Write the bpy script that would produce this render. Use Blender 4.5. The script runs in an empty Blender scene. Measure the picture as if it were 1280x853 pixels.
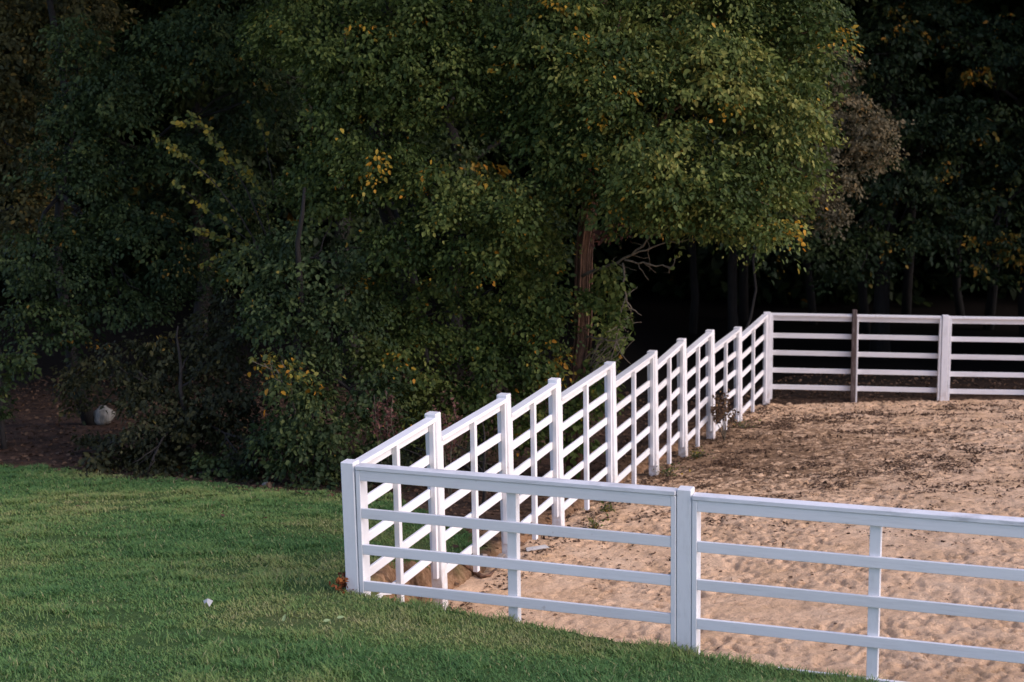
import bpy, math, random
import numpy as np
rng = np.random.default_rng(7); random.seed(7)
scene = bpy.context.scene
col = scene.collection
PI = math.pi

# ------------------------------------------------------------------ camera
F = 1922.0
H = 4.978
PITCH = math.atan((426.5 - 81.2) / F); ROLL = math.radians(-1.0)
def _rx(a): c, s = math.cos(a), math.sin(a); return np.array([[1, 0, 0], [0, c, -s], [0, s, c]])
def _rz(a): c, s = math.cos(a), math.sin(a); return np.array([[c, -s, 0], [s, c, 0], [0, 0, 1]])
RC = _rx(PI / 2 - PITCH) @ _rz(ROLL)
def ray(x, y):
    return RC @ np.array([(x - 640.0) / F, -(y - 426.5) / F, -1.0])
def W(x, y, dep):                      # a surveyed point: bearing and distance north of the viewpoint
    d = ray(x, y); d = d * (dep / d[1]); return np.array([d[0], d[1], d[2] + H])

cam = bpy.data.cameras.new('camera'); co = bpy.data.objects.new('camera', cam); col.objects.link(co)
cam.sensor_width = 36.0; cam.lens = F / 1280.0 * 36.0
cam.clip_start = 0.1; cam.clip_end = 2000
co.location = (0, 0, H)
import mathutils
co.rotation_euler = mathutils.Matrix([list(r) for r in RC]).to_euler()
cam.dof.use_dof = True; cam.dof.focus_distance = 14.5; cam.dof.aperture_fstop = 2.2
scene.camera = co

# ------------------------------------------------------------------ noise
_T = np.random.default_rng(3).random((256, 256))
def vnoise(x, y):
    x = np.asarray(x, float); y = np.asarray(y, float)
    xi = np.floor(x).astype(int); yi = np.floor(y).astype(int)
    fx = x - xi; fy = y - yi
    fx = fx * fx * fx * (fx * (fx * 6 - 15) + 10); fy = fy * fy * fy * (fy * (fy * 6 - 15) + 10)
    a = _T[xi % 256, yi % 256]; b = _T[(xi + 1) % 256, yi % 256]
    c = _T[xi % 256, (yi + 1) % 256]; d = _T[(xi + 1) % 256, (yi + 1) % 256]
    return (a * (1 - fx) + b * fx) * (1 - fy) + (c * (1 - fx) + d * fx) * fy
def fbm(x, y, o=4, g=0.5):
    s = 0; a = 1; t = 0
    for i in range(o):
        c, n = math.cos(1.1 * i), math.sin(1.1 * i)
        u = (c * x - n * y) * 2 ** i + 17.3 * i; v = (n * x + c * y) * 2 ** i + 5.1 * i
        s = s + a * vnoise(u, v); t += a; a *= g
    return s / t
def sst(a, b, x):
    t = np.clip((x - a) / (b - a), 0, 1); return t * t * (3 - 2 * t)

# ------------------------------------------------------------------ mesh + object helpers
def mesh_np(name, V, faces_list, attrs=None, smooth=False):
    """V (N,3); faces_list: list of int arrays (M,k)"""
    me = bpy.data.meshes.new(name)
    V = np.ascontiguousarray(V, dtype=np.float32)
    me.vertices.add(len(V)); me.vertices.foreach_set('co', V.ravel())
    idx = np.concatenate([f.ravel() for f in faces_list]).astype(np.int32)
    tot = np.concatenate([np.full(len(f), f.shape[1]) for f in faces_list]).astype(np.int32)
    st = np.concatenate([[0], np.cumsum(tot)[:-1]]).astype(np.int32)
    me.loops.add(len(idx)); me.loops.foreach_set('vertex_index', idx)
    me.polygons.add(len(tot)); me.polygons.foreach_set('loop_start', st); me.polygons.foreach_set('loop_total', tot)
    if attrs:
        for k, a in attrs.items():
            at = me.attributes.new(k, 'FLOAT', 'POINT'); at.data.foreach_set('value', np.ascontiguousarray(a, dtype=np.float32))
    if smooth: me.polygons.foreach_set('use_smooth', np.ones(len(tot), bool))
    me.update(calc_edges=True); me.validate()
    return me
def link(name, me, mat, parent=None):
    o = bpy.data.objects.new(name, me); col.objects.link(o)
    if mat: me.materials.append(mat)
    if parent: o.parent = parent
    return o
def tag(o, label=None, cat=None, group=None, kind=None):
    if label: o['label'] = label
    if cat: o['category'] = cat
    if group: o['group'] = group
    if kind: o['kind'] = kind
    return o
def empty(name, loc, label, cat, group=None):
    o = bpy.data.objects.new(name, None); col.objects.link(o); o.location = [float(v) for v in loc]
    o.empty_display_size = 0.2
    return tag(o, label, cat, group)

class MB:
    def __init__(s): s.v = []; s.f = []; s.n = 0
    def add(s, V, Fs):
        s.v.append(np.asarray(V, float)); s.f += [[i + s.n for i in f] for f in Fs]; s.n += len(V)
    def box(s, o, ex, ey, ez, ch=0.004):
        """chamfered box: corner o, full edge vectors"""
        ex, ey, ez = (np.asarray(e, float) for e in (ex, ey, ez))
        L = [np.linalg.norm(e) for e in (ex, ey, ez)]; U = [ex / L[0], ey / L[1], ez / L[2]]
        c = np.asarray(o, float) + (ex + ey + ez) / 2; h = [l / 2 for l in L]; ch = min(ch, min(h) * .45)
        V = []; key = {}
        for a in (-1, 1):
            for b in (-1, 1):
                for d in (-1, 1):
                    for ax in range(3):
                        q = [a * (h[0] - (0 if ax == 0 else ch)), b * (h[1] - (0 if ax == 1 else ch)), d * (h[2] - (0 if ax == 2 else ch))]
                        key[(a, b, d, ax)] = len(V); V.append(c + U[0] * q[0] + U[1] * q[1] + U[2] * q[2])
        Fs = []
        for ax in range(3):
            for sg in (-1, 1):
                o1, o2 = [i for i in range(3) if i != ax]
                loop = []
                for (p, q) in ((-1, -1), (1, -1), (1, 1), (-1, 1)):
                    t = [0, 0, 0]; t[ax] = sg; t[o1] = p; t[o2] = q; loop.append(key[(*t, ax)])
                if (sg < 0) ^ (ax == 1): loop = loop[::-1]
                Fs.append(loop)
        for ax in range(3):                       # edges parallel to ax
            o1, o2 = [i for i in range(3) if i != ax]
            for p in (-1, 1):
                for q in (-1, 1):
                    t0 = [0, 0, 0]; t0[ax] = -1; t0[o1] = p; t0[o2] = q; t1 = list(t0); t1[ax] = 1
                    Fs.append([key[(*t0, o1)], key[(*t1, o1)], key[(*t1, o2)], key[(*t0, o2)]])
        for a in (-1, 1):
            for b in (-1, 1):
                for d in (-1, 1): Fs.append([key[(a, b, d, k)] for k in range(3)])
        s.add(V, Fs)
    def tube(s, pts, rad, n=7):
        pts = np.asarray(pts, float); rad = np.broadcast_to(np.asarray(rad, float), (len(pts),))
        T = np.gradient(pts, axis=0); T /= np.linalg.norm(T, axis=1)[:, None] + 1e-9
        ref = np.array([0.31, 0.9, 0.2]) if abs(T[0][1]) < .8 else np.array([1., 0.1, 0.2])
        V = []
        for p, t, r in zip(pts, T, rad):
            a = np.cross(t, ref); a /= np.linalg.norm(a) + 1e-9; b = np.cross(t, a)
            for k in range(n):
                g = 2 * PI * k / n; V.append(p + (a * math.cos(g) + b * math.sin(g)) * r)
        Fs = []
        m = len(pts)
        for i in range(m - 1):
            for k in range(n): Fs.append([i * n + k, i * n + (k + 1) % n, (i + 1) * n + (k + 1) % n, (i + 1) * n + k])
        Fs.append(list(range(n))[::-1]); Fs.append([(m - 1) * n + k for k in range(n)])
        s.add(V, Fs)
    def build(s, name, mat, parent=None, origin=None, smooth=False, fixn=True):
        V = np.concatenate(s.v)
        if origin is not None: V = V - np.asarray(origin, float)
        me = bpy.data.meshes.new(name); me.from_pydata(V.tolist(), [], s.f)
        if fixn:
            import bmesh
            bm = bmesh.new(); bm.from_mesh(me); bmesh.ops.recalc_face_normals(bm, faces=bm.faces); bm.to_mesh(me); bm.free()
        if smooth: me.polygons.foreach_set('use_smooth', [True] * len(me.polygons))
        me.update(); return link(name, me, mat, parent)

# ------------------------------------------------------------------ materials
def new_mat(name):
    m = bpy.data.materials.new(name); m.use_nodes = True; nt = m.node_tree; nt.nodes.clear()
    return m, nt, nt.nodes, nt.links
def N(nodes, t, **k):
    n = nodes.new(t)
    for a, v in k.items():
        if a in n.inputs: n.inputs[a].default_value = v
        else: setattr(n, a, v)
    return n
def ramp(nodes, stops):
    r = nodes.new('ShaderNodeValToRGB'); e = r.color_ramp.elements
    while len(e) < len(stops): e.new(0.5)
    for el, (p, c) in zip(e, stops): el.position = p; el.color = (*c, 1) if len(c) == 3 else c
    return r
def noise(nodes, links, scale, detail=4, rough=.55, vec=None, dist=0):
    n = N(nodes, 'ShaderNodeTexNoise'); n.inputs['Scale'].default_value = scale; n.inputs['Detail'].default_value = detail
    n.inputs['Roughness'].default_value = rough; n.inputs['Distortion'].default_value = dist
    if vec is not None: links.new(vec, n.inputs['Vector'])
    return n
def mapping(nodes, links, vec, scale):
    m = nodes.new('ShaderNodeMapping'); m.inputs['Scale'].default_value = scale; links.new(vec, m.inputs['Vector']); return m.outputs[0]
def mix(nodes, links, fac, a, b, mode='MIX'):
    m = nodes.new('ShaderNodeMix'); m.data_type = 'RGBA'; m.blend_type = mode
    for v, i in ((fac, 0), (a, 6), (b, 7)):
        if hasattr(v, 'is_linked') or hasattr(v, 'links'): links.new(v, m.inputs[i])
        else: m.inputs[i].default_value = v if i == 0 else (*v, 1)
    return m.outputs[2]
def geo_pos(nodes): return nodes.new('ShaderNodeNewGeometry').outputs['Position']

def paint_mat(name, base, grime, gr_amt, grain=(28, 28, 5), cloud=(2.3, 2.3, 7), mud=0.0):
    m, nt, nd, lk = new_mat(name)
    pos = geo_pos(nd)
    a = noise(nd, lk, 1.0, 5, .6, mapping(nd, lk, pos, cloud))
    b = noise(nd, lk, 1.0, 6, .65, mapping(nd, lk, pos, grain))
    r1 = ramp(nd, [(.38, (0, 0, 0)), (.64, (1, 1, 1))]); lk.new(a.outputs['Fac'], r1.inputs[0])
    r2 = ramp(nd, [(.45, (0, 0, 0)), (.8, (1, 1, 1))]); lk.new(b.outputs['Fac'], r2.inputs[0])
    mm = N(nd, 'ShaderNodeMath', operation='MULTIPLY'); lk.new(r1.outputs[0], mm.inputs[0]); lk.new(r2.outputs[0], mm.inputs[1])
    sc = N(nd, 'ShaderNodeMath', operation='MULTIPLY'); lk.new(mm.outputs[0], sc.inputs[0]); sc.inputs[1].default_value = gr_amt
    c = mix(nd, lk, sc.outputs[0], base, grime)
    # sparse knots and mud flecks
    oi = nd.new('ShaderNodeObjectInfo'); orr = ramp(nd, [(0, (.9, .9, .89)), (.6, (1, 1, 1))]); lk.new(oi.outputs['Random'], orr.inputs[0]); c = mix(nd, lk, 1.0, c, orr.outputs[0], 'MULTIPLY')
    k = noise(nd, lk, 9, 2, .5, pos); rk = ramp(nd, [(.74, (0, 0, 0)), (.8, (1, 1, 1))]); lk.new(k.outputs['Fac'], rk.inputs[0])
    ks = N(nd, 'ShaderNodeMath', operation='MULTIPLY'); lk.new(rk.outputs[0], ks.inputs[0]); ks.inputs[1].default_value = .35
    c = mix(nd, lk, ks.outputs[0], c, (.36, .27, .22))
    if mud:                                # sand kicked up against the foot of the post
        tc = nd.new('ShaderNodeTexCoord'); sp = nd.new('ShaderNodeSeparateXYZ'); lk.new(tc.outputs['Generated'], sp.inputs[0])
        mr = N(nd, 'ShaderNodeMapRange'); lk.new(sp.outputs[2], mr.inputs[0]); mr.inputs[1].default_value = .42; mr.inputs[2].default_value = .14
        mx = N(nd, 'ShaderNodeMath', operation='MULTIPLY'); lk.new(mr.outputs[0], mx.inputs[0]); mn = noise(nd, lk, 16, 5, .7, pos)
        rr = ramp(nd, [(.4, (0, 0, 0)), (.62, (1, 1, 1))]); lk.new(mn.outputs['Fac'], rr.inputs[0]); lk.new(rr.outputs[0], mx.inputs[1])
        m2 = N(nd, 'ShaderNodeMath', operation='MULTIPLY'); lk.new(mx.outputs[0], m2.inputs[0]); m2.inputs[1].default_value = mud
        c = mix(nd, lk, m2.outputs[0], c, (.42, .3, .2))
    bs = N(nd, 'ShaderNodeBsdfPrincipled'); bs.inputs['Roughness'].default_value = .55
    lk.new(c, bs.inputs['Base Color'])
    bp = N(nd, 'ShaderNodeBump'); bp.inputs['Strength'].default_value = .25; bp.inputs['Distance'].default_value = .006
    lk.new(b.outputs['Fac'], bp.inputs['Height']); lk.new(bp.outputs[0], bs.inputs['Normal'])
    o = N(nd, 'ShaderNodeOutputMaterial'); lk.new(bs.outputs[0], o.inputs[0]); return m
M_WHITE = paint_mat('white_paint', (.8, .8, .8), (.5, .49, .47), .55)
M_WHITE2 = paint_mat('white_paint_worn', (.79, .78, .78), (.34, .31, .29), .6)
M_RAIL = paint_mat('white_paint_rail', (.8, .8, .8), (.5, .49, .48), .6, (3.5, 3.5, 48), (1.6, 1.6, 5))
M_POST = paint_mat('white_paint_post', (.8, .8, .8), (.5, .49, .47), .55, mud=.65)
M_RAIL2 = paint_mat('white_paint_rail_worn', (.79, .78, .78), (.36, .33, .31), .6, (3.5, 3.5, 48), (1.6, 1.6, 5))
M_POST2 = paint_mat('white_paint_post_worn', (.79, .78, .78), (.34, .31, .29), .6, mud=.75)
M_CAP = paint_mat('white_paint_weathered_cap', (.79, .79, .8), (.24, .25, .26), .9, (4, 4, 26), (1.3, 1.3, 4))
M_DIRTY = paint_mat('dirty_broken_board', (.6, .58, .54), (.2, .16, .12), 1.0, (5, 5, 30), (6, 6, 6))
M_BARE = paint_mat('bare_weathered_post', (.07, .045, .038), (.4, .36, .36), .8)
M_GREYWOOD = paint_mat('grey_weathered_wood', (.27, .22, .18), (.12, .1, .08), .9)

def leaf_mat(name, stops, trans=.3, gloss=.6):
    m, nt, nd, lk = new_mat(name)
    at = N(nd, 'ShaderNodeAttribute', attribute_name='tint')
    r = ramp(nd, stops); lk.new(at.outputs['Fac'], r.inputs[0])
    bs = N(nd, 'ShaderNodeBsdfPrincipled'); bs.inputs['Roughness'].default_value = gloss
    bs.inputs['Specular IOR Level'].default_value = .22
    lk.new(r.outputs[0], bs.inputs['Base Color'])
    tr = N(nd, 'ShaderNodeBsdfTranslucent'); lk.new(r.outputs[0], tr.inputs['Color'])
    ms = N(nd, 'ShaderNodeMixShader'); ms.inputs[0].default_value = trans
    lk.new(bs.outputs[0], ms.inputs[1]); lk.new(tr.outputs[0], ms.inputs[2])
    o = N(nd, 'ShaderNodeOutputMaterial'); lk.new(ms.outputs[0], o.inputs[0]); return m
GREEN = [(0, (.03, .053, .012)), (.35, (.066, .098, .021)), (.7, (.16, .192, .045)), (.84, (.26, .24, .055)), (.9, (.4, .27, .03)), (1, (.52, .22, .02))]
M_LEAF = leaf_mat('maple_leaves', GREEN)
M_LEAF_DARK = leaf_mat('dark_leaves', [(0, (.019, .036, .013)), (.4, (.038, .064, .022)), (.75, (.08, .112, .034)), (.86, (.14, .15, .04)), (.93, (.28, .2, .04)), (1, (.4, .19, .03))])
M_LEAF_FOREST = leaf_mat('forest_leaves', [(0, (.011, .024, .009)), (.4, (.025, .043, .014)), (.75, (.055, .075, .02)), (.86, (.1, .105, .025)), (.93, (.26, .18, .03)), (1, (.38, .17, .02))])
M_LEAF_YEL = leaf_mat('turning_leaves', [(0, (.03, .05, .02)), (.3, (.07, .1, .03)), (.5, (.15, .16, .035)), (.7, (.34, .26, .035)), (1, (.45, .2, .02))])
M_LEAF_RUS = leaf_mat('russet_leaves', [(0, (.05, .047, .028)), (.4, (.105, .092, .05)), (.75, (.175, .145, .08)), (1, (.28, .18, .06))], .25)
M_LEAF_BRN = leaf_mat('brown_undergrowth_leaves', [(0, (.022, .027, .012)), (.4, (.05, .053, .02)), (.75, (.1, .092, .035)), (.9, (.17, .15, .045)), (1, (.32, .19, .04))], .25)
M_LITTER = leaf_mat('fallen_leaves', [(0, (.05, .03, .02)), (.4, (.11, .065, .04)), (.75, (.18, .11, .065)), (1, (.3, .17, .07))], .1, .7)
M_RUSTLEAF = leaf_mat('rust_leaves', [(0, (.1, .03, .015)), (.5, (.22, .06, .025)), (1, (.35, .12, .03))], .2, .7)
M_DOCK = leaf_mat('dried_seed_heads', [(0, (.06, .025, .02)), (.5, (.12, .05, .04)), (1, (.19, .09, .07))], .2, .7)
M_DRYGRASS = leaf_mat('dry_stems', [(0, (.14, .1, .06)), (.5, (.26, .2, .12)), (1, (.34, .28, .18))], .2, .7)
M_PALELEAF = leaf_mat('pale_fallen_leaf', [(0, (.26, .36, .16)), (1, (.4, .46, .27))], .2, .6)

def bark_mat(name, c1, c2):
    m, nt, nd, lk = new_mat(name); pos = geo_pos(nd)
    a = noise(nd, lk, 1, 6, .7, mapping(nd, lk, pos, (14, 14, 3)), .6)
    r = ramp(nd, [(.35, c1), (.65, c2)]); lk.new(a.outputs['Fac'], r.inputs[0])
    bs = N(nd, 'ShaderNodeBsdfPrincipled'); bs.inputs['Roughness'].default_value = .9; lk.new(r.outputs[0], bs.inputs['Base Color'])
    bp = N(nd, 'ShaderNodeBump'); bp.inputs['Strength'].default_value = .8; bp.inputs['Distance'].default_value = .03
    lk.new(a.outputs['Fac'], bp.inputs['Height']); lk.new(bp.outputs[0], bs.inputs['Normal'])
    o = N(nd, 'ShaderNodeOutputMaterial'); lk.new(bs.outputs[0], o.inputs[0]); return m
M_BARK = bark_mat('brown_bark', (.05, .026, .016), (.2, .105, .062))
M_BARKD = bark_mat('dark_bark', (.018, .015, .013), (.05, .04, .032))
M_BARKB = bark_mat('shaded_bark', (.006, .005, .004), (.016, .013, .011))  # near-black copy of the bark, shade of the wood put into its colour
M_TWIG = bark_mat('grey_twig', (.075, .06, .042), (.19, .155, .105))

# ------------------------------------------------------------------ plan of the place
def azv(a): a = math.radians(a); return np.array([math.sin(a), math.cos(a)])
P0 = np.array([-1.4404, 13.2])
DL = azv(22.3); DN = azv(109.78); DB = azv(97.0)
P9 = P0 + DL * 16.39
NLo = np.array([-DL[1], DL[0]])        # outward normals
NNo = np.array([DN[1], -DN[0]]); NNo = NNo if NNo[1] < 0 else -NNo
NBo = np.array([-DB[1], DB[0]]); NBo = NBo if NBo[1] > 0 else -NBo

def S_h(x, y):
    yy = np.minimum(y, 31.0) ; return .035 * np.clip(x, -6, 5) + .018 * np.clip(x - 5, 0, 10) - .0871 * yy + .894 - .07 * sst(.5, 3.5, x) * (1 - sst(12, 15, y))
def sclamp(v, lo, hi, k=1.5):
    return np.clip(v, lo, hi)
def G_h(x, y):
    gy = -.095 * (np.clip(y, 4.0, 13.2) - 13.2) - .132 * (np.clip(y, 13.2, 21.0) - 13.2) - .075 * (np.clip(y, 21.0, 33.0) - 21.0)
    xr = x + 1.44
    gx = np.where(xr > 0, -.106 * np.clip(xr, 0, 6.5), -.012 * np.clip(xr, -14, 0))
    return .36 + gy + gx + .05 * (fbm(x * .35 + 40, y * .35 + 11, 3) - .5) * 2
def dists(x, y):
    dl = -((x - P0[0]) * NLo[0] + (y - P0[1]) * NLo[1])
    dn = -((x - P0[0]) * NNo[0] + (y - P0[1]) * NNo[1])
    db = -((x - P9[0]) * NBo[0] + (y - P9[1]) * NBo[1])
    tl = (x - P0[0]) * DL[0] + (y - P0[1]) * DL[1]
    return dl, dn, db, tl
def ground_h(x, y):
    x = np.asarray(x, float); y = np.asarray(y, float)
    dl, dn, db, tl = dists(x, y)
    S = S_h(x, y); G = G_h(x, y)
    wl = sst(1.2, 4.0, tl) * (1 - sst(0, 2.2, np.maximum(-dl, 0))) * sst(-3, 0, db + 3)
    wb = (1 - sst(0, 5, np.maximum(-db, 0))) * sst(-3, 0, dl + 0.)
    wb = np.where(db < 1, wb, 0)
    out = G + (S + .10 * wl - .04 * wb - G) * np.maximum(wl, wb)
    din = np.minimum(np.minimum(dl + .27 * sst(.7, 1.5, tl), dn), db)
    edge = .04 * (fbm(x * 2.2, y * 2.2, 3) - .5) * 4
    w = sst(-.12, .24, din + edge * .5)
    return out + (S - .26 - out) * w
def sand_h(x, y):
    x = np.asarray(x, float); y = np.asarray(y, float)
    h = S_h(x, y)
    n1 = fbm(x * 1.1 + 3, y * 1.1, 3)
    n2 = fbm(x * 3.3 + 31, y * 3.3 + 7, 3)
    n3 = fbm(x * 9 + 61, y * 9 + 17, 3, .6)
    n4 = fbm(x * 5.5 + 11, y * 5.5 + 71, 3, .55); n5 = vnoise(x * 21, y * 21 + 9)
    n6 = fbm(x * 13 + 40, y * 10 + 90, 3, .6)
    patch = sst(.35, .6, fbm(x * .7 + 90, y * .9 + 14, 3))
    h = h + (n1 - .5) * .05 + (np.abs(n2 - .5) * -2 + .3) * .016 + (n3 - .5) * .02 - (.006 + .012 * patch) * sst(.58, .78, n4) - (.012 + .026 * patch) * sst(.57, .68, n6) + (n5 - .5) * (.012 + .016 * patch)
    # churned pit by the left fence foot
    px, py = pit
    d2 = (x - px) ** 2 + (y - py) ** 2
    h = h - .16 * np.exp(-d2 / .05) + .10 * np.exp(-((x - px - .05) ** 2 + (y - py + .3) ** 2) / .06)
    return h
pit = (-.42, 15.35)
pit = tuple(W(612, 714, 15.5)[:2])

# ------------------------------------------------------------------ ground sheet
def axis(fine_lo, fine_hi, step, far):
    a = [np.arange(fine_lo, fine_hi, step)]
    for sgn, st in ((-1, fine_lo), (1, fine_hi)):
        v = []; p = st; d = step
        while abs(p) < far:
            d *= 1.35; p += sgn * d; v.append(p)
        a.append(np.array(v))
    return np.unique(np.concatenate(a))
gx = axis(-9, 11, .09, 400); gy = axis(8, 33, .09, 600)
X, Y = np.meshgrid(gx, gy)
Z = ground_h(X, Y)
def edge_y(x):                          # front edge of the wood on the lawn
    return np.interp(x, [-30, -12, -7.1, -4.5, -2, -1.5, -.9, -.35, .1], [27, 23.6, 21.7, 20.3, 19.0, 18.6, 18.0, 17.2, 16.0])
lawn = 1 - sst(-.35, .35, Y - edge_y(X) + (fbm(X * 1.7, Y * 1.7, 3) - .5) * .9)
dl, dn, db, tl = dists(X, Y)
inside = np.minimum(np.minimum(dl, dn), db)
lawn = lawn * (1 - sst(-.1, .1, inside + (fbm(X * 4, Y * 4, 2) - .5) * .2))
lawn = lawn * (1 - sst(-.65, -.3, dl + (fbm(X * 3 + 9, Y * 3, 2) - .5) * .5) * sst(.3, .8, tl) )
lawn = np.where((X > 6), lawn * (Y < 13), lawn)
ny, nx = X.shape
def grid_faces(nx, ny):
    i = np.arange(ny - 1)[:, None] * nx + np.arange(nx - 1)[None]
    return np.stack([i, i + 1, i + nx + 1, i + nx], -1).reshape(-1, 4)
me = mesh_np('ground', np.stack([X, Y, Z], -1).reshape(-1, 3), [grid_faces(nx, ny)], {'lawn': lawn.ravel(), 'bank': (sst(-1.1, -.1, inside + (fbm(X * 2.3, Y * 2.3 + 4, 3) - .5) * 1.2) * (1 - sst(25, 29, Y))).ravel()}, True)
def ground_mat():
    m, nt, nd, lk = new_mat('ground_soil_and_turf'); pos = geo_pos(nd)
    at = N(nd, 'ShaderNodeAttribute', attribute_name='lawn')
    a = noise(nd, lk, .8, 6, .6, pos); b = noise(nd, lk, 14, 6, .7, pos); c = noise(nd, lk, 3, 4, .6, pos)
    sx_ = N(nd, 'ShaderNodeSeparateXYZ'); lk.new(pos, sx_.inputs[0]); wood_shade = N(nd, 'ShaderNodeMapRange'); lk.new(sx_.outputs[1], wood_shade.inputs[0]); wood_shade.inputs[1].default_value = 27; wood_shade.inputs[2].default_value = 31
    turf = ramp(nd, [(.35, (.04, .085, .026)), (.55, (.065, .11, .034)), (.75, (.12, .12, .05))]); lk.new(a.outputs['Fac'], turf.inputs[0])
    soil = ramp(nd, [(.3, (.035, .026, .02)), (.5, (.085, .058, .044)), (.7, (.15, .105, .08))]); lk.new(b.outputs['Fac'], soil.inputs[0])
    leafy = ramp(nd, [(.4, (.5, .5, .5)), (.65, (1.1, .95, .85))]); lk.new(c.outputs['Fac'], leafy.inputs[0])
    so = mix(nd, lk, 1.0, soil.outputs[0], leafy.outputs[0], 'MULTIPLY')
    bk = N(nd, 'ShaderNodeAttribute', attribute_name='bank'); bsoil = ramp(nd, [(.3, (.1, .055, .03)), (.5, (.27, .155, .085)), (.7, (.42, .27, .16))]); lk.new(b.outputs['Fac'], bsoil.inputs[0])
    so = mix(nd, lk, wood_shade.outputs[0], so, (.014, .011, .009))  # floor darkens past the back fence: canopy shade put into the soil colour
    so = mix(nd, lk, bk.outputs['Fac'], so, bsoil.outputs[0])
    cc = mix(nd, lk, at.outputs['Fac'], so, turf.outputs[0])
    bs = N(nd, 'ShaderNodeBsdfPrincipled'); bs.inputs['Roughness'].default_value = .95; bs.inputs['Specular IOR Level'].default_value = .1
    lk.new(cc, bs.inputs['Base Color'])
    bp = N(nd, 'ShaderNodeBump'); bp.inputs['Strength'].default_value = .8; bp.inputs['Distance'].default_value = .04
    lk.new(b.outputs['Fac'], bp.inputs['Height']); lk.new(bp.outputs[0], bs.inputs['Normal'])
    o = N(nd, 'ShaderNodeOutputMaterial'); lk.new(bs.outputs[0], o.inputs[0]); return m
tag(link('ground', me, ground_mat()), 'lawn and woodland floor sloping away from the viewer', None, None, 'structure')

# ------------------------------------------------------------------ sand of the riding arena
us = np.concatenate([np.arange(-.35, 10, .028), np.arange(10, 30, .25)])       # along near fence
vs = np.concatenate([np.arange(-.35, 17.3, .03)])                              # away along left fence
U, Vv = np.meshgrid(us, vs)
SX = P0[0] + DN[0] * U + DL[0] * Vv; SY = P0[1] + DN[1] * U + DL[1] * Vv
_, _, dbs, _ = dists(SX, SY)
SZ = sand_h(SX, SY)
SZ = np.where(dbs < -.3, SZ - .5 * np.clip(-dbs - .3, 0, 1), SZ)
me = mesh_np('sand', np.stack([SX, SY, SZ], -1).reshape(-1, 3), [grid_faces(len(us), len(vs))], None, True)
def sand_mat():
    m, nt, nd, lk = new_mat('churned_sand'); pos = geo_pos(nd)
    a = noise(nd, lk, 1.6, 6, .65, pos, .4); b = noise(nd, lk, 34, 6, .75, pos); c = noise(nd, lk, 6.5, 7, .75, mapping(nd, lk, pos, (1, 1.0, 1)), .8)
    r = ramp(nd, [(.3, (.56, .37, .215)), (.5, (.7, .475, .3)), (.72, (.77, .555, .37))]); lk.new(a.outputs['Fac'], r.inputs[0])
    r2 = ramp(nd, [(.32, (.7, .68, .66)), (.5, (1.08, 1.07, 1.06))]); lk.new(b.outputs['Fac'], r2.inputs[0])
    cc = mix(nd, lk, .8, r.outputs[0], r2.outputs[0], 'MULTIPLY')
    r3 = ramp(nd, [(.36, (.52, .45, .4)), (.44, (1.04, 1.04, 1.04))]); lk.new(c.outputs['Fac'], r3.inputs[0])
    cc = mix(nd, lk, .7, cc, r3.outputs[0], 'MULTIPLY')
    # organic muck ground into the sand towards the back left corner and under the left fence
    sp = N(nd, 'ShaderNodeVectorMath', operation='DISTANCE'); lk.new(pos, sp.inputs[0]); sp.inputs[1].default_value = (2.9, 23.4, -1.1)
    mr = N(nd, 'ShaderNodeMapRange'); lk.new(sp.outputs['Value'], mr.inputs[0])
    mr.inputs[1].default_value = 8.0; mr.inputs[2].default_value = .6; mr.inputs[3].default_value = 0; mr.inputs[4].default_value = .95
    d = noise(nd, lk, 5.5, 8, .78, mapping(nd, lk, pos, (1, 1.6, 1)), .3)
    ad = N(nd, 'ShaderNodeMath', operation='ADD'); lk.new(d.outputs['Fac'], ad.inputs[0]); 
    sb = N(nd, 'ShaderNodeMath', operation='MULTIPLY'); lk.new(mr.outputs[0], sb.inputs[0]); sb.inputs[1].default_value = .28; lk.new(sb.outputs[0], ad.inputs[1])
    rd = ramp(nd, [(.64, (0, 0, 0)), (.72, (1, 1, 1))]); lk.new(ad.outputs[0], rd.inputs[0])
    k = N(nd, 'ShaderNodeMath', operation='MULTIPLY'); lk.new(rd.outputs[0], k.inputs[0]); k.inputs[1].default_value = .8
    cc = mix(nd, lk, k.outputs[0], cc, (.13, .075, .04))
    bs = N(nd, 'ShaderNodeBsdfPrincipled'); bs.inputs['Roughness'].default_value = .95; bs.inputs['Specular IOR Level'].default_value = .1
    lk.new(cc, bs.inputs['Base Color'])
    bp = N(nd, 'ShaderNodeBump'); bp.inputs['Strength'].default_value = .9; bp.inputs['Distance'].default_value = .03
    lk.new(b.outputs['Fac'], bp.inputs['Height']); lk.new(bp.outputs[0], bs.inputs['Normal'])
    o = N(nd, 'ShaderNodeOutputMaterial'); lk.new(bs.outputs[0], o.inputs[0]); return m
tag(link('sand', me, sand_mat()), 'churned tan sand surface of the fenced arena', None, None, 'structure')

def floor_z(x, y):
    g = ground_h(x, y); s = sand_h(x, y)
    dl, dn, db, _ = dists(np.asarray(x, float), np.asarray(y, float))
    ok = (dl > -.3) & (dn > -.3) & (db > -.3)
    return np.where(ok, np.maximum(g, s), g)

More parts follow.
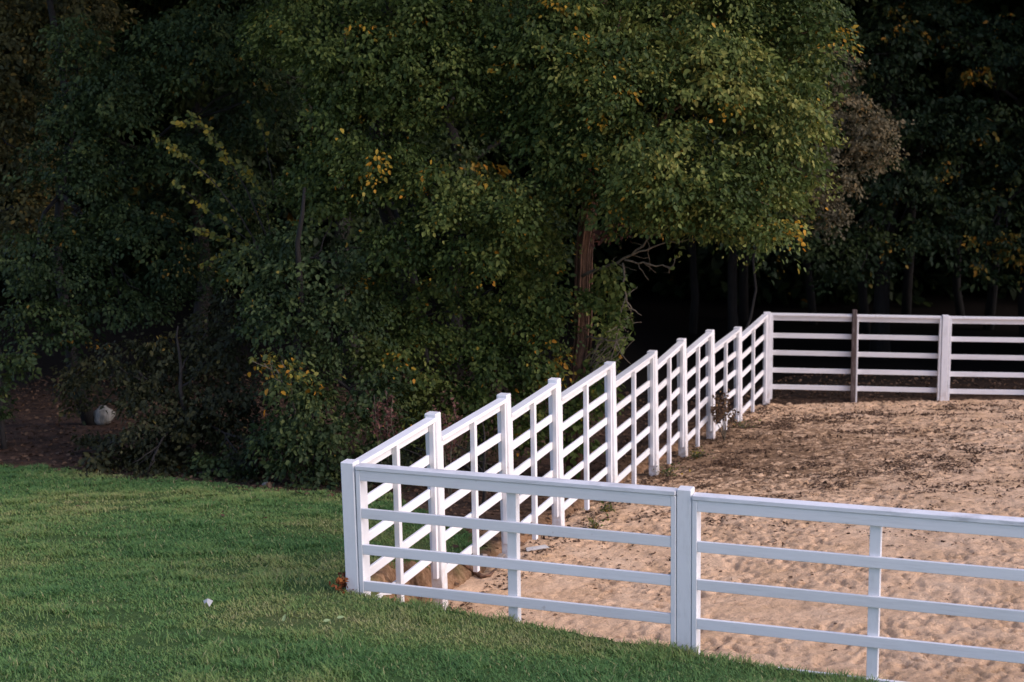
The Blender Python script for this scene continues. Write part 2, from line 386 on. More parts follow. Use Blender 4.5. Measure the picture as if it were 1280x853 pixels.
# ------------------------------------------------------------------ leaves
def unit(a): return a / (np.linalg.norm(a, axis=-1, keepdims=True) + 1e-9)
def leaf_arrays(P, D, Nn, size, wid, tint, fold=.25, curl=.15):
    n = len(P); D = unit(D); R = unit(np.cross(D, Nn)); Nn = np.cross(R, D)
    s = size[:, None]; w = (size * wid)[:, None]
    base = P; tip = P + D * s - Nn * s * curl
    def side(t, k, sg): return P + D * s * t + R * w * k * sg + Nn * s * (fold * k * .5 - curl * t * t)
    V = np.stack([base, side(.28, .46, 1), side(.68, .36, 1), tip, side(.68, .36, -1), side(.28, .46, -1)], 1).reshape(-1, 3)
    b = np.arange(n)[:, None] * 6
    Fq = np.concatenate([b + np.array([[0, 1, 2, 3]]), b + np.array([[0, 3, 4, 5]])])
    return V, Fq, np.repeat(tint, 6)
def leaf_obj(name, sets, mat, parent=None, origin=None):
    Vs, Fs, Ts, o = [], [], [], 0
    for V, Fq, t in sets:
        Vs.append(V); Fs.append(Fq + o); Ts.append(t); o += len(V)
    V = np.concatenate(Vs)
    if origin is not None: V = V - np.asarray(origin)
    me = mesh_np(name, V, [np.concatenate(Fs)], {'tint': np.concatenate(Ts)})
    return link(name, me, mat, parent)
def blob_leaves(c, r, nsp, nl, size, wid=.75, spr=.38, tint=(.1, .65), yel=.03, up=.55, droop=.35, shell=.55, clump_yel=0.0, upper=True):
    """sprays of leaves spread through an ellipsoid, drooping outwards"""
    c = np.asarray(c, float); r = np.asarray(r, float)
    d = unit(rng.normal(size=(nsp, 3))); rad = shell + (1 - shell) * rng.random(nsp) ** .7
    rad = np.where(rng.random(nsp) < .15, rng.random(nsp), rad)
    SC = c + d * rad[:, None] * r
    kp = carve(SC)
    if kp.any(): SC, d = SC[kp], d[kp]; nsp = len(SC)
    out = unit(d * np.array([1, 1, .35]) + rng.normal(size=(nsp, 3)) * .35)
    st = tint[0] + (tint[1] - tint[0]) * rng.random(nsp) ** 1.1
    sy = rng.random(nsp) < clump_yel
    k = nl
    idx = np.repeat(np.arange(nsp), k)
    n = len(idx)
    ang = rng.random(n) * 2 * PI; rr = np.sqrt(rng.random(n)) * spr * (.6 + .8 * rng.random(nsp))[idx]
    o = out[idx]; upv = unit(np.array([0, 0, 1.]) + rng.normal(size=(nsp, 3)) * .3)[idx]
    sd = unit(np.cross(upv, o)); ax = np.cross(sd, upv)
    along = np.cos(ang) * rr; acr = np.sin(ang) * rr * .75
    hang = np.where(rng.random(nsp) < .3, 2.2, .8)[idx]
    drp = -droop * hang * (along + spr) * 0.6 - rr * rr * .5 / spr * .5
    P = SC[idx] + ax * along[:, None] + sd * acr[:, None]
    P[:, 2] += drp + rng.normal(size=n) * .045
    D = ax * (.5 + .5 * np.cos(ang))[:, None] + sd * (np.sin(ang) * .7)[:, None] + rng.normal(size=(n, 3)) * .45
    D[:, 2] -= .55
    Nn = np.array([0, 0, 1.]) * up + o * .75 * (1 - up) * 1.6 + rng.normal(size=(n, 3)) * .38
    s = size * (.65 + .6 * rng.random(n)) * (.75 + .55 * rng.random(nsp))[idx]
    t = np.clip(st[idx] + rng.normal(size=n) * .1, 0, .8)
    y = rng.random(n) < np.where(sy[idx], .55, yel)
    t = np.where(y, .86 + .14 * rng.random(n), t)
    return leaf_arrays(P, D, Nn, s, np.full(n, wid) * (.85 + .3 * rng.random(n)), t)

VOIDS = []
def carve(SC):
    keep = np.ones(len(SC), bool)
    for c, r in VOIDS: keep &= (((SC - c) / r) ** 2).sum(1) > 1
    return keep
def wander(a, b, n=8, amp=.08, sag=0):
    t = np.linspace(0, 1, n)[:, None]; a = np.asarray(a, float); b = np.asarray(b, float)
    L = np.linalg.norm(b - a); p = a + (b - a) * t
    w = np.cumsum(rng.normal(size=(n, 3)), 0) * amp * L / math.sqrt(n); w -= w[0] + (w[-1] - w[0]) * t
    p = p + w; p[:, 2] += sag * L * np.sin(t[:, 0] * PI); return p

def pblob(px, py, rx, ry, dep, rd=None):
    c = W(px, py, dep); s = dep / F
    return c, (rx * s, (rd if rd else (rx + ry) / 2 * s), ry * s)

for px, py, rx, ry, dep in ((350, 140, 60, 48, 22.3), (622, 196, 38, 26, 20.9), (250, 120, 70, 28, 23.6),
                            (265, 335, 42, 20, 23.0), (150, 325, 45, 16, 23.0), (420, 285, 40, 22, 20.9), (560, 165, 40, 20, 20.8), (835, 130, 45, 16, 19.9),
                            (530, 350, 55, 16, 20.6), (905, 150, 40, 14, 19.9), (460, 150, 34, 18, 20.8), (60, 250, 60, 18, 23.6), (600, 350, 40, 14, 21), (1000, 200, 24, 14, 20)):
    c_ = W(px, py, dep); k_ = dep / F; VOIDS.append((c_, np.array([rx * k_, 1.3, ry * k_])))   # gaps between the boughs
def make_tree(name, label, cat, base_xy, top_z, trunk_r, blobs, mat, size, group=None, dens=28, nl=42, spr=.3,
              tint=(.1, .65), yel=.03, clump_yel=.03, bark=None, wid=.64, lean=(0, 0), high=None, nlimb=8, up=.55, crown_name='crown', shell=.7, droop=.28):
    bx, by = base_xy; bz = float(ground_h(bx, by)) - .05
    org = np.array([bx, by, bz])
    root = empty(name, org, label, cat, group)
    tb = MB(); top = np.array([bx + lean[0], by + lean[1], top_z])
    tp = wander(org, top, 12, .05)
    tr = trunk_r * (1 - .8 * np.linspace(0, 1, 12)); tr[0] *= 1.35
    tb.tube(tp, tr, 10)
    allb = list(blobs) + (high or [])
    sel = allb if len(allb) <= nlimb else [allb[i] for i in np.linspace(0, len(allb) - 1, nlimb).astype(int)]
    for b in sel:
        c = np.asarray(b[0]); 
        zt = c[2] - .5 * np.hypot(c[0] - bx, c[1] - by) - .1
        k = int(np.clip(np.argmin(np.abs(tp[:, 2] - zt)), 4, 10))
        q = wander(tp[k], c, 7, .09, .04); tb.tube(q, np.linspace(tr[k] * .55, .012, 7), 6)
        for j in range(3):
            e = c + unit(rng.normal(size=3)) * np.asarray(b[1]) * .8
            tb.tube(wander(q[4], e, 5, .1), np.linspace(tr[k] * .2 + .006, .005, 5), 5)
    tb.build('trunk', bark or M_BARKD, root, org, True)
    sets = []
    for b in blobs:
        c, r = b[:2]; kw = b[2] if len(b) > 2 else {}
        area = r[0] * r[2] * PI; dt = rng.uniform(-.12, .12); r = [q * .86 for q in r]
        a = dict(size=size, wid=wid, spr=spr, tint=(tint[0] + dt, tint[1] + dt), yel=yel, clump_yel=clump_yel, up=up, shell=shell, droop=droop); f = kw.get('f', 1); a.update({k: v for k, v in kw.items() if k != 'f'})
        sets.append(blob_leaves(c, r, max(3, int(area * dens * f)), nl, **a))
    for c, r in (high or []):           # the crown carries on above what the photograph shows
        area = r[0] * r[2] * PI
        sets.append(blob_leaves((c[0], c[1], max(c[2], 7.0 + r[2] * 1.0)), r, max(3, int(area * 15)), 26, size * 2.1, wid, .55, tint, yel, clump_yel=.02, shell=.3, droop=.1))
    leaf_obj(crown_name, sets, mat, root, org)
    return root, tp, org

# ------------------------------------------------------------------ fences
def v3(p, z): return np.array([p[0], p[1], z])
PITCHR = .338
def fence_panel(root, A, B, za, zb, n, org, rails=5, pitch=PITCHR, near=False, mat=M_WHITE, capmat=None, mid=True, broken=None, stile_inner=.02, midmat=None):
    """A,B plan ends between posts; za,zb cap-top heights; n outward normal"""
    e2 = (B - A); L = np.linalg.norm(e2); e2 = e2 / L
    E = np.array([e2[0], e2[1], (zb - za) / L]); n3 = np.array([n[0], n[1], 0]); up = np.array([0, 0, 1.])
    jit = lambda s: random.uniform(-s, s)
    def board(name, t0, t1, z0, h, n0, n1, m, ch=.004, tilt=0.0):
        o = v3(A, za) + E * t0 + up * z0 + n3 * n0
        mb = MB(); mb.box(o, E * (t1 - t0) + up * tilt, n3 * (n1 - n0), up * h, ch); return mb.build(name, m, root, org)
    cap_t = .042; rmat = M_RAIL if mat is M_WHITE else M_RAIL2
    board('cap_board', .002, L - .002, -cap_t, cap_t, -.035, .075, capmat or rmat, .006)
    q = .0435 if near else 0.0
    board('top_rail', q, L - q, -cap_t - .096, .094, .034 + jit(.002), .064, rmat)
    for k in range(1, rails):
        z = -cap_t - .096 - pitch * k + jit(.008)
        if broken == k:
            board('rail', .0, L * .17, z, .092, .034, .063, mat)
            o = v3(A, za) + E * (L * .5) + up * (z + .02) + n3 * .036
            mb = MB(); mb.box(o, E * (L * .5) - up * .02, n3 * .03, up * .092); tag(mb.build('rail', mat, root, org), 'broken rail end')
            continue
        board('rail', q, L - q, z, .092, .034 + jit(.002), .063, rmat, .004, jit(.006))
    zb_ = -cap_t - .096 - pitch * (rails - 1) - .05
    dn0 = -.085 if near else -stile_inner
    for t in (.001, L - .043):
        board('end_stile', t, t + .042, zb_ - .12, -zb_ + .12 - cap_t - .004, dn0, .032 if not near else .0655, mat)
    if mid:
        w, d0 = (.088, -.056) if near else (.062, -.022)
        board('middle_stile', L / 2 - w / 2, L / 2 + w / 2, zb_ - (.2 if near else .16), -zb_ + (.2 if near else .16) - cap_t - .006, d0, .033, midmat or mat)
def fence_post(root, p, ztop, zbot, org, e, n, w=.125, mat=M_WHITE, lean=(0, 0), label=None):
    e3 = np.array([e[0], e[1], 0]); n3 = np.array([n[0], n[1], 0]); mb = MB()
    o = v3(p, zbot) - e3 * w / 2 - n3 * w / 2
    mb.box(o, e3 * w, n3 * w, np.array([lean[0], lean[1], ztop - zbot]), .008)
    mat = {M_WHITE: M_POST, M_WHITE2: M_POST2}.get(mat, mat)
    ob = mb.build('post', mat, root, org)
    if label: ob['label'] = label
    return ob
# near run: rails on the viewer's side
orgN = v3(P0, .2)
fn = empty('white_fence', orgN, 'white board fence nearest the lawn, running right from the corner post, grass against its foot', 'fence', 'white board fences round the arena')
fence_post(fn, P0, 1.556, -.4, orgN, DN, NNo, .128, lean=(-.012, 0))
pA = 3.02; pB = 6.08
hw = .063
zc = lambda px, py, t: None
for (t0, t1, za, zb) in ((0.066, pA - hw - .004, 1.535, 1.530), (pA + hw + .004, pB - hw, 1.505, 1.505), (pB + hw, 9.1, 1.50, 1.50)):
    fence_panel(fn, P0 + DN * t0 - NNo * .0, P0 + DN * t1, za, zb, NNo, orgN, near=True, capmat=M_CAP)
for t in (pA, pB, 9.16):
    fence_post(fn, P0 + DN * t, 1.545 if t < 4 else 1.53, -.5, orgN, DN, NNo, .125)
# left run: stepping down the slope, seen from inside the arena
orgL = v3(P0 + DL * 8, -.9)
fl = empty('white_fence', orgL, 'white board fence stepping down the slope below the trees, from corner post to back corner', 'fence', 'white board fences round the arena')
TP = [0, 1.78, 3.62, 5.21, 7.26, 9.17, 10.72, 12.38, 14.25, 16.39]
ZT = [1.55, 1.61, 1.42, 1.28, 1.10, .91, .82, .68, .42, .345]
ZS = [(1.51, 1.57), (1.345, 1.38), (1.18, 1.235), (1.03, 1.08), (.82, .88), (.68, .785), (.57, .655), (.355, .39), (.22, .315)]
for i in range(1, 9):
    p = P0 + DL * TP[i]; fence_post(fl, p, ZT[i] - .005, float(floor_z(*p)) - .35, orgL, DL, NLo, .125, M_WHITE2 if i > 4 else M_WHITE, lean=(-.035 + random.uniform(-.01, .01), 0))
for i in range(9):
    A = P0 + DL * (TP[i] + hw + .004); B = P0 + DL * (TP[i + 1] - hw - .004)
    fence_panel(fl, A, B, ZS[i][0], ZS[i][1], NLo, orgL, mat=M_WHITE2 if i > 4 else M_WHITE, broken=3 if i == 7 else None, pitch=.336)
# back run
orgB = v3(P9 + DB * 3, -1.3)
fb = empty('white_fence', orgB, 'white board fence along the far end of the sand before the dark wood', 'fence', 'white board fences round the arena')
fence_post(fb, P9, .345, -1.9, orgB, DB, NBo, .135, M_WHITE2)
tb_ = [0, 3.25, 6.5, 9.75, 13.0]
zb_ = [(.325, .275), (.27, .235), (.23, .2), (.2, .17)]
for i in range(4):
    fence_panel(fb, P9 + DB * (tb_[i] + .067), P9 + DB * (tb_[i + 1] - .067), zb_[i][0], zb_[i][1], NBo, orgB, mat=M_WHITE2, capmat=M_WHITE2, mid=(i > 0), pitch=.331, stile_inner=.05)
    p = P9 + DB * tb_[i + 1]; fence_post(fb, p, zb_[i][1] + .02, -1.9, orgB, DB, NBo, .125, M_WHITE2)
p = P9 + DB * 1.6 - NBo * .02
fence_post(fb, p, .40, -1.75, orgB, DB, NBo, .085, M_BARE, label='bare brown weathered post rising above the rail')
mb = MB(); q = v3(P9 + DB * 1.648 - NBo * .03, -1.7); mb.box(q, v3(DB * .03, 0), v3(NBo * .07, 0), (0, 0, 1.95)); mb.build('middle_stile', M_WHITE2, fb, orgB)

# ------------------------------------------------------------------ trees
def HB(x, y, z, r, rz=None): return ((x, y, z), (r, r, rz or r * .8))
DK = dict(f=.9)
vine_kw = dict(tint=(.25, .75))
main, tp1, org1 = make_tree('maple_tree', 'big leafy green tree with vine-wrapped brown trunk leaning over the fence', 'tree', (.9, 21.6), 10.5, .115,
    [pblob(1010, 40, 55, 70, 21.0, .7), pblob(975, 140, 70, 80, 20.4, .8), pblob(915, 225, 75, 60, 20.0, .7), pblob(955, 272, 40, 36, 20.1, .5, ) ,
     pblob(830, 190, 85, 75, 19.9, .8), pblob(880, 90, 100, 80, 20.3, .9), pblob(770, 90, 95, 85, 20.4, .9), pblob(790, 245, 70, 45, 20.4, .6),
     pblob(700, 60, 80, 80, 20.8, .9), pblob(860, 10, 120, 60, 21, 1.), pblob(740, 180, 60, 60, 20.6, .6), pblob(960, -20, 90, 70, 21.3, 1.), pblob(990, 215, 45, 45, 20.4, .5),
     pblob(880, 268, 50, 30, 20.2, .5), pblob(700, 165, 50, 60, 20.8, .6), pblob(695, 235, 40, 32, 20.9, .5), pblob(715, 10, 60, 40, 20.9, .7)],
    M_LEAF, .064, tint=(.06, .82), yel=.006, clump_yel=.03, bark=M_BARK, lean=(.5, -.2),
    high=[HB(1, 21.5, 8, 2.6), HB(3, 21.2, 7.6, 2), HB(-.8, 21.5, 8.2, 2), HB(1.4, 22, 10, 2.3), HB(2.5, 23, 6.5, 2.2)], dens=70)
# vines climbing the trunk
sets = []
for z, r, f in ((.0, .35, 1), (.5, .4, 1), (1.1, .4, .6)):
    k = int(np.argmin(np.abs(tp1[:, 2] - z))); c = tp1[k].copy(); c[2] = z; c[0] += .33 * (z > .4); c[1] -= .15
    sets.append(blob_leaves(c, (r, r * .8, .45), int(16 * f), 30, .085, .8, .22, (.2, .7), .03, shell=.3))
for px, py, rx, ry in ((760, 350, 24, 28), (768, 388, 20, 22), (735, 375, 12, 14)):
    c, r = pblob(px, py, rx, ry, 21.1, .3); sets.append(blob_leaves(c, r, 12, 34, .07, .75, .2, (.15, .75), .01, shell=.4))
leaf_obj('vine', sets, M_LEAF, main, org1)
sets = [blob_leaves(W(700, 440, 21.3), (.18, .2, .25), 4, 16, .065, .7, .18, (.4, .8), .5), blob_leaves(W(688, 465, 21.2), (.12, .15, .15), 2, 14, .065, .7, .15, (.4, .8), .6)]
tag(leaf_obj('vine', sets, M_LEAF_YEL, main, org1), 'yellow vine leaves low on the trunk')
rk = MB()
for j in range(14):
    a0 = rng.random() * 2 * PI; k0, k1 = 0, 8
    pts = np.array([tp1[k] + np.array([math.cos(a0 + k * .25), math.sin(a0 + k * .25), 0]) * (.125 - .008 * k + .02 * rng.random()) for k in range(k0, k1)])
    rk.tube(pts, .008 + .012 * rng.random(), 5)
rk.build('vine_stem', M_BARK, main, org1, True)
# dead leaves and bare limb reaching out over the fence
leaf_obj('dead_leaves', [blob_leaves(W(762, 290, 21.1), (.22, .2, .3), 8, 26, .075, .6, .18, (.3, .9), .1, shell=.2)], M_DOCK, main, org1)
db_ = MB()
def limb(pts, r0, r1, dep=20.6, twigs=0):
    P = np.array([W(x, y, d if d else dep) for x, y, d in pts])
    t = np.linspace(0, 1, len(P)); tt = np.linspace(0, 1, len(P) * 3)
    Q = np.stack([np.interp(tt, t, P[:, i]) for i in range(3)], 1) + rng.normal(size=(len(tt), 3)) * .012
    db_.tube(Q, np.linspace(r0, r1, len(tt)), 6)
    for _ in range(twigs):
        k = rng.integers(2, len(tt) - 1); e = Q[k] + np.array([rng.normal() * .2 + .12, rng.normal() * .2, rng.normal() * .15 - .05]); db_.tube(wander(Q[k], e, 5, .12), np.linspace(.008, .003, 5), 4)
limb([(728, 345, 21.5), (765, 330, 21.2), (800, 315, 20.8), (830, 304, 20.6), (872, 299, 20.5)], .024, .005, twigs=6)
limb([(783, 326, 21), (810, 330, 20.9), (840, 336, 20.8), (845, 325, 20.8)], .016, .005, twigs=5)
limb([(790, 318, 20.9), (815, 296, 20.7), (838, 280, 20.6)], .018, .005, twigs=4)
limb([(780, 330, 21), (780, 360, 20.9), (788, 385, 20.9), (800, 395, 20.9)], .016, .005, twigs=4)
limb([(783, 365, 20.9), (772, 410, 20.9), (768, 440, 20.9)], .01, .004, twigs=4)
limb([(732, 422, 21.4), (760, 425, 21.1), (786, 424, 20.9)], .016, .006, twigs=2)
limb([(730, 450, 21.4), (750, 430, 21.2), (785, 395, 20.9)], .01, .004, twigs=4)
for _ in range(16):
    a = W(735 + rng.random() * 25, 470 - rng.random() * 40, 21.2); e = a + np.array([.1 + rng.random() * .35, -.1, .1 + rng.random() * .4]); db_.tube(wander(a, e, 6, .12), np.linspace(.007, .003, 6), 4)
tag(db_.build('dead_branch', M_TWIG, main, org1, True), 'bare grey dead limb and twigs over the fence')

make_tree('maple_tree', 'tall green tree left of the vine-wrapped trunk, hanging leafy boughs with orange leaf spots', 'tree', (-1.6, 22.4), 9.8, .17,
    [pblob(620, 40, 90, 55, 21.4, .9), pblob(545, 95, 95, 70, 21.2, .8), pblob(450, 75, 75, 80, 21.4, .8), pblob(480, 195, 75, 50, 20.9, .7), pblob(560, 235, 75, 45, 20.7, .6),
     pblob(645, 260, 55, 50, 20.5, .6), pblob(600, 315, 60, 35, 20.7, .5), pblob(410, 220, 65, 60, 21.5, .7), pblob(380, 30, 80, 60, 22, .9), pblob(510, 300, 55, 35, 20.9, .5), pblob(660, 140, 60, 60, 21.2, .6), pblob(520, 10, 110, 60, 21.6, .9), pblob(430, 140, 60, 50, 21.2, .6)],
    M_LEAF, .063, tint=(.05, .6), yel=.004, clump_yel=.022, high=[HB(-1.6, 22.4, 8, 2.4), HB(-3, 22, 7.4, 1.8), HB(0, 22.5, 7.4, 1.8), HB(-1.6, 22.6, 10, 1.8)], bark=M_BARKB, dens=64)
make_tree('understory_tree', 'low green understory tree behind the first fence posts, leaves turning yellow', 'tree', (-.55, 21.6), 2.6, .07,
    [pblob(560, 385, 80, 50, 21.6, .6), pblob(645, 380, 55, 55, 21.4, .6), pblob(500, 450, 70, 55, 21.2, .6), pblob(610, 455, 70, 55, 21.3, .6), pblob(670, 450, 35, 60, 21.4, .5), pblob(560, 505, 80, 40, 21.4, .6), pblob(650, 520, 60, 40, 21.6, .5), pblob(480, 380, 60, 50, 21.5, .6), pblob(682, 310, 34, 45, 21.3, .5), pblob(690, 385, 30, 45, 21.2, .4), pblob(640, 310, 45, 40, 21.4, .5)],
    M_LEAF, .066, tint=(.08, .62), yel=.008, clump_yel=.04, bark=M_BARKB, dens=50, spr=.27)
make_tree('vine_draped_tree', 'dark green vine-draped tree at the lawn edge left of the corner post', 'tree', (-2.75, 20.7), 3.4, .1,
    [pblob(400, 320, 75, 60, 21.0, .7), pblob(360, 385, 65, 50, 20.8, .6), pblob(430, 400, 60, 60, 20.9, .6), pblob(370, 470, 55, 50, 20.5, .6), pblob(395, 530, 65, 55, 20.2, .6), pblob(360, 545, 45, 45, 20.2, .5), pblob(405, 585, 55, 25, 20.0, .4), pblob(470, 500, 50, 60, 20.6, .6), pblob(470, 570, 50, 45, 20.4, .5), pblob(330, 330, 50, 50, 21.2, .6)],
    M_LEAF_DARK, .066, tint=(.1, .8), yel=.003, clump_yel=.0, bark=M_BARKB, dens=42, spr=.27, up=.35)
make_tree('yellow_vine', 'yellowing vine cascading over the dark bush at the lawn edge', 'vine', (-2.95, 20.1), .9, .02,
    [pblob(330, 455, 22, 14, 20.2, .2), pblob(360, 462, 25, 16, 20.0, .2), pblob(352, 476, 14, 10, 20, .15), pblob(385, 472, 8, 20, 19.9, .15), pblob(345, 462, 30, 8, 20.1, .2)],
    M_LEAF_YEL, .07, tint=(.1, .6), yel=.12, dens=26, spr=.2, nl=22, bark=M_TWIG, nlimb=4, crown_name='foliage')
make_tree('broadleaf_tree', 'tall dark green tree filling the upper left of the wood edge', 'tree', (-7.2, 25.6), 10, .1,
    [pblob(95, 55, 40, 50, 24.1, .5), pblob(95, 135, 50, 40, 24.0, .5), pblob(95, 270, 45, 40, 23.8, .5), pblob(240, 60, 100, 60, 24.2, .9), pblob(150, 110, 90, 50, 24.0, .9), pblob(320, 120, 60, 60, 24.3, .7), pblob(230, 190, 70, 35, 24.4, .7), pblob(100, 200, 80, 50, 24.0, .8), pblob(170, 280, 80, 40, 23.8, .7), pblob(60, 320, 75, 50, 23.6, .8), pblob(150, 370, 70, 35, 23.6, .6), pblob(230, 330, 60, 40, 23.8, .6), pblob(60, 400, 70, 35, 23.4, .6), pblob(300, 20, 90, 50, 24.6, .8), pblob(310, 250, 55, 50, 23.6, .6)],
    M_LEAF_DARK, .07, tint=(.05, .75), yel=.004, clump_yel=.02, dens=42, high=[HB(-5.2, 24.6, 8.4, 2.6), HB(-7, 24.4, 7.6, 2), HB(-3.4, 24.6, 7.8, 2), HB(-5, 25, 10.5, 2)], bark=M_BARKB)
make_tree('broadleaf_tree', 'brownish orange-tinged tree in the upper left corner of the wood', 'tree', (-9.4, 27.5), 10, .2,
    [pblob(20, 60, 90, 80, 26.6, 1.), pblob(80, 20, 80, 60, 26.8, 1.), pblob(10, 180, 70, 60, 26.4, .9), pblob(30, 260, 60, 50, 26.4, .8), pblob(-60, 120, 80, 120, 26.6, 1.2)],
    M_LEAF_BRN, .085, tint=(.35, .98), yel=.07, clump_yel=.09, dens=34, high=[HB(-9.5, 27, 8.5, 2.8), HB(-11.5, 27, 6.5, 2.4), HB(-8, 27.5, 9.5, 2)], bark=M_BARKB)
# sapling with arching shoots
sx, sy = W(330, 0, 22.3)[:2]
so = np.array([sx, sy, float(ground_h(sx, sy))])
sap = empty('sapling', so, 'slender sapling with arching shoots of yellow and lime leaves before the dark gap', 'tree')
st = MB(); sets = []
def shoot(pts, r0, n, size=.085, yl=.5, dep=22.2):
    n = int(n * 1.25)
    P = np.array([W(x, y, dep + dd) for x, y, dd in pts]); t = np.linspace(0, 1, len(P)); tt = np.linspace(0, 1, 14)
    Q = np.stack([np.interp(tt, t, P[:, i]) for i in range(3)], 1); st.tube(Q, np.linspace(r0, .003, 14), 5)
    u = np.sqrt(rng.random(n) * .95 + .05); B = np.stack([np.interp(u, tt, Q[:, i]) for i in range(3)], 1)
    D = rng.normal(size=(n, 3)) * .6 + unit(Q[-1] - Q[0]) * .5; D[:, 2] -= .6
    Nn = rng.normal(size=(n, 3)) * .5 + np.array([.2, -.7, .6])
    blk = np.floor(u * 7) % 2
    sets.append(leaf_arrays(B + rng.normal(size=(n, 3)) * .025, D, Nn, size * (.7 + .5 * rng.random(n)), np.full(n, .8), np.clip(.35 + .35 * blk * yl + rng.random(n) * .35 - .1, 0, 1)))
shoot([(335, 330, .2), (300, 270, .1), (265, 225, 0), (225, 190, 0), (192, 170, 0)], .014, 70)
shoot([(335, 300, .2), (305, 230, .1), (280, 195, 0), (262, 165, 0), (238, 140, 0)], .014, 80)
shoot([(262, 165, 0), (240, 155, 0), (222, 152, 0)], .006, 20)
shoot([(330, 330, .2), (290, 300, .1), (240, 285, 0)], .01, 60)
shoot([(335, 350, .2), (310, 300, 0), (275, 275, 0), (215, 225, 0)], .01, 30)
shoot([(345, 250, .3), (330, 170, .2), (322, 140, .1)], .009, 26)
shoot([(335, 350, .2), (320, 310, 0), (290, 312, 0), (252, 330, 0)], .01, 40)
shoot([(340, 320, .1), (335, 270, .1), (318, 225, 0), (300, 205, 0)], .01, 60)
trk = np.concatenate([[so], [W(345, 480, 22.4)], [W(340, 400, 22.5)], [W(335, 345, 22.4)]])
st.tube(trk, [.02, .017, .014, .012], 6)
st.build('stem', M_BARKD, sap, so, True); leaf_obj('foliage', sets, M_LEAF_YEL, sap, so)

make_tree('shrub', 'brown and olive tangled shrub at the lawn edge under the dark tree', 'shrub', (-4.75, 21.6), 1.4, .05,
    [pblob(165, 455, 55, 45, 22.2, .6), pblob(105, 470, 40, 40, 23.4, .5), pblob(112, 560, 26, 26, 22.6, .3), pblob(135, 582, 36, 24, 21.2, .35), pblob(185, 590, 36, 22, 20.9, .35), pblob(240, 596, 34, 20, 20.7, .3), pblob(310, 560, 36, 40, 20.9, .4), pblob(320, 600, 34, 18, 20.4, .3), pblob(300, 500, 40, 40, 21.5, .4), pblob(240, 540, 60, 40, 22, .4), pblob(225, 450, 70, 50, 22.0, .6), pblob(285, 440, 45, 50, 21.8, .5), pblob(200, 520, 75, 45, 21.6, .6), pblob(265, 520, 55, 50, 21.4, .5), pblob(150, 565, 35, 30, 21.6, .4), pblob(215, 575, 60, 28, 21.2, .5), pblob(285, 400, 50, 40, 22.4, .5)],
    M_LEAF_BRN, .07, tint=(-.02, .6), yel=.015, clump_yel=.02, dens=34, spr=.28, nlimb=8, crown_name='foliage')
make_tree('shrub', 'small blue-green shrub at the edge of the lawn, lowest of the hedge', 'shrub', (-3.6, 20.75), .2, .03,
    [pblob(272, 575, 32, 30, 20.8, .35), pblob(300, 592, 20, 18, 20.6, .25), pblob(245, 592, 25, 15, 20.8, .25)],
    M_LEAF_DARK, .06, tint=(.3, .8), yel=.0, clump_yel=0, dens=50, spr=.2, nlimb=3, crown_name='foliage', up=.4)
make_tree('shrub', 'green shrub at the left edge of the picture beside the bare clearing', 'shrub', (-7.9, 23.2), 1.3, .04,
    [pblob(-5, 480, 22, 45, 23.0, .5), pblob(25, 440, 34, 22, 23.0, .4), pblob(-40, 500, 40, 60, 23.2, .5)],
    M_LEAF_DARK, .075, tint=(.2, .85), yel=.01, clump_yel=.03, dens=28, spr=.26, nlimb=3, crown_name='foliage')
make_tree('shrub', 'twiggy brown shrub behind the first panel of the stepped fence', 'shrub', (-.4, 19.2), .5, .03,
    [pblob(520, 560, 60, 40, 19.8, .4), pblob(590, 570, 50, 40, 20, .4), pblob(480, 590, 40, 25, 19.5, .3)],
    M_LEAF_BRN, .06, tint=(.0, .6), yel=.0, clump_yel=.0, dens=16, spr=.26, nlimb=3, crown_name='foliage')
make_tree('russet_tree', 'grey-russet leaved small tree at the right edge of the big crown', 'tree', (4.1, 31.0), 5.0, .04,
    [pblob(1060, 150, 50, 45, 30.2, .6), pblob(1085, 180, 40, 35, 30.0, .5), pblob(1040, 210, 40, 50, 29.9, .5), pblob(1040, 265, 22, 35, 29.9, .4), pblob(1050, 90, 30, 40, 30.4, .4), pblob(1105, 150, 22, 28, 30.2, .3), pblob(1000, 230, 40, 40, 30.2, .5)],
    M_LEAF_RUS, .07, tint=(.1, .9), yel=.03, clump_yel=.03, dens=26, spr=.28, nl=38, bark=M_BARKB, nlimb=4, lean=(1.8, -.5), up=.4, high=[HB(5.4, 31, 7.2, 1.2)])
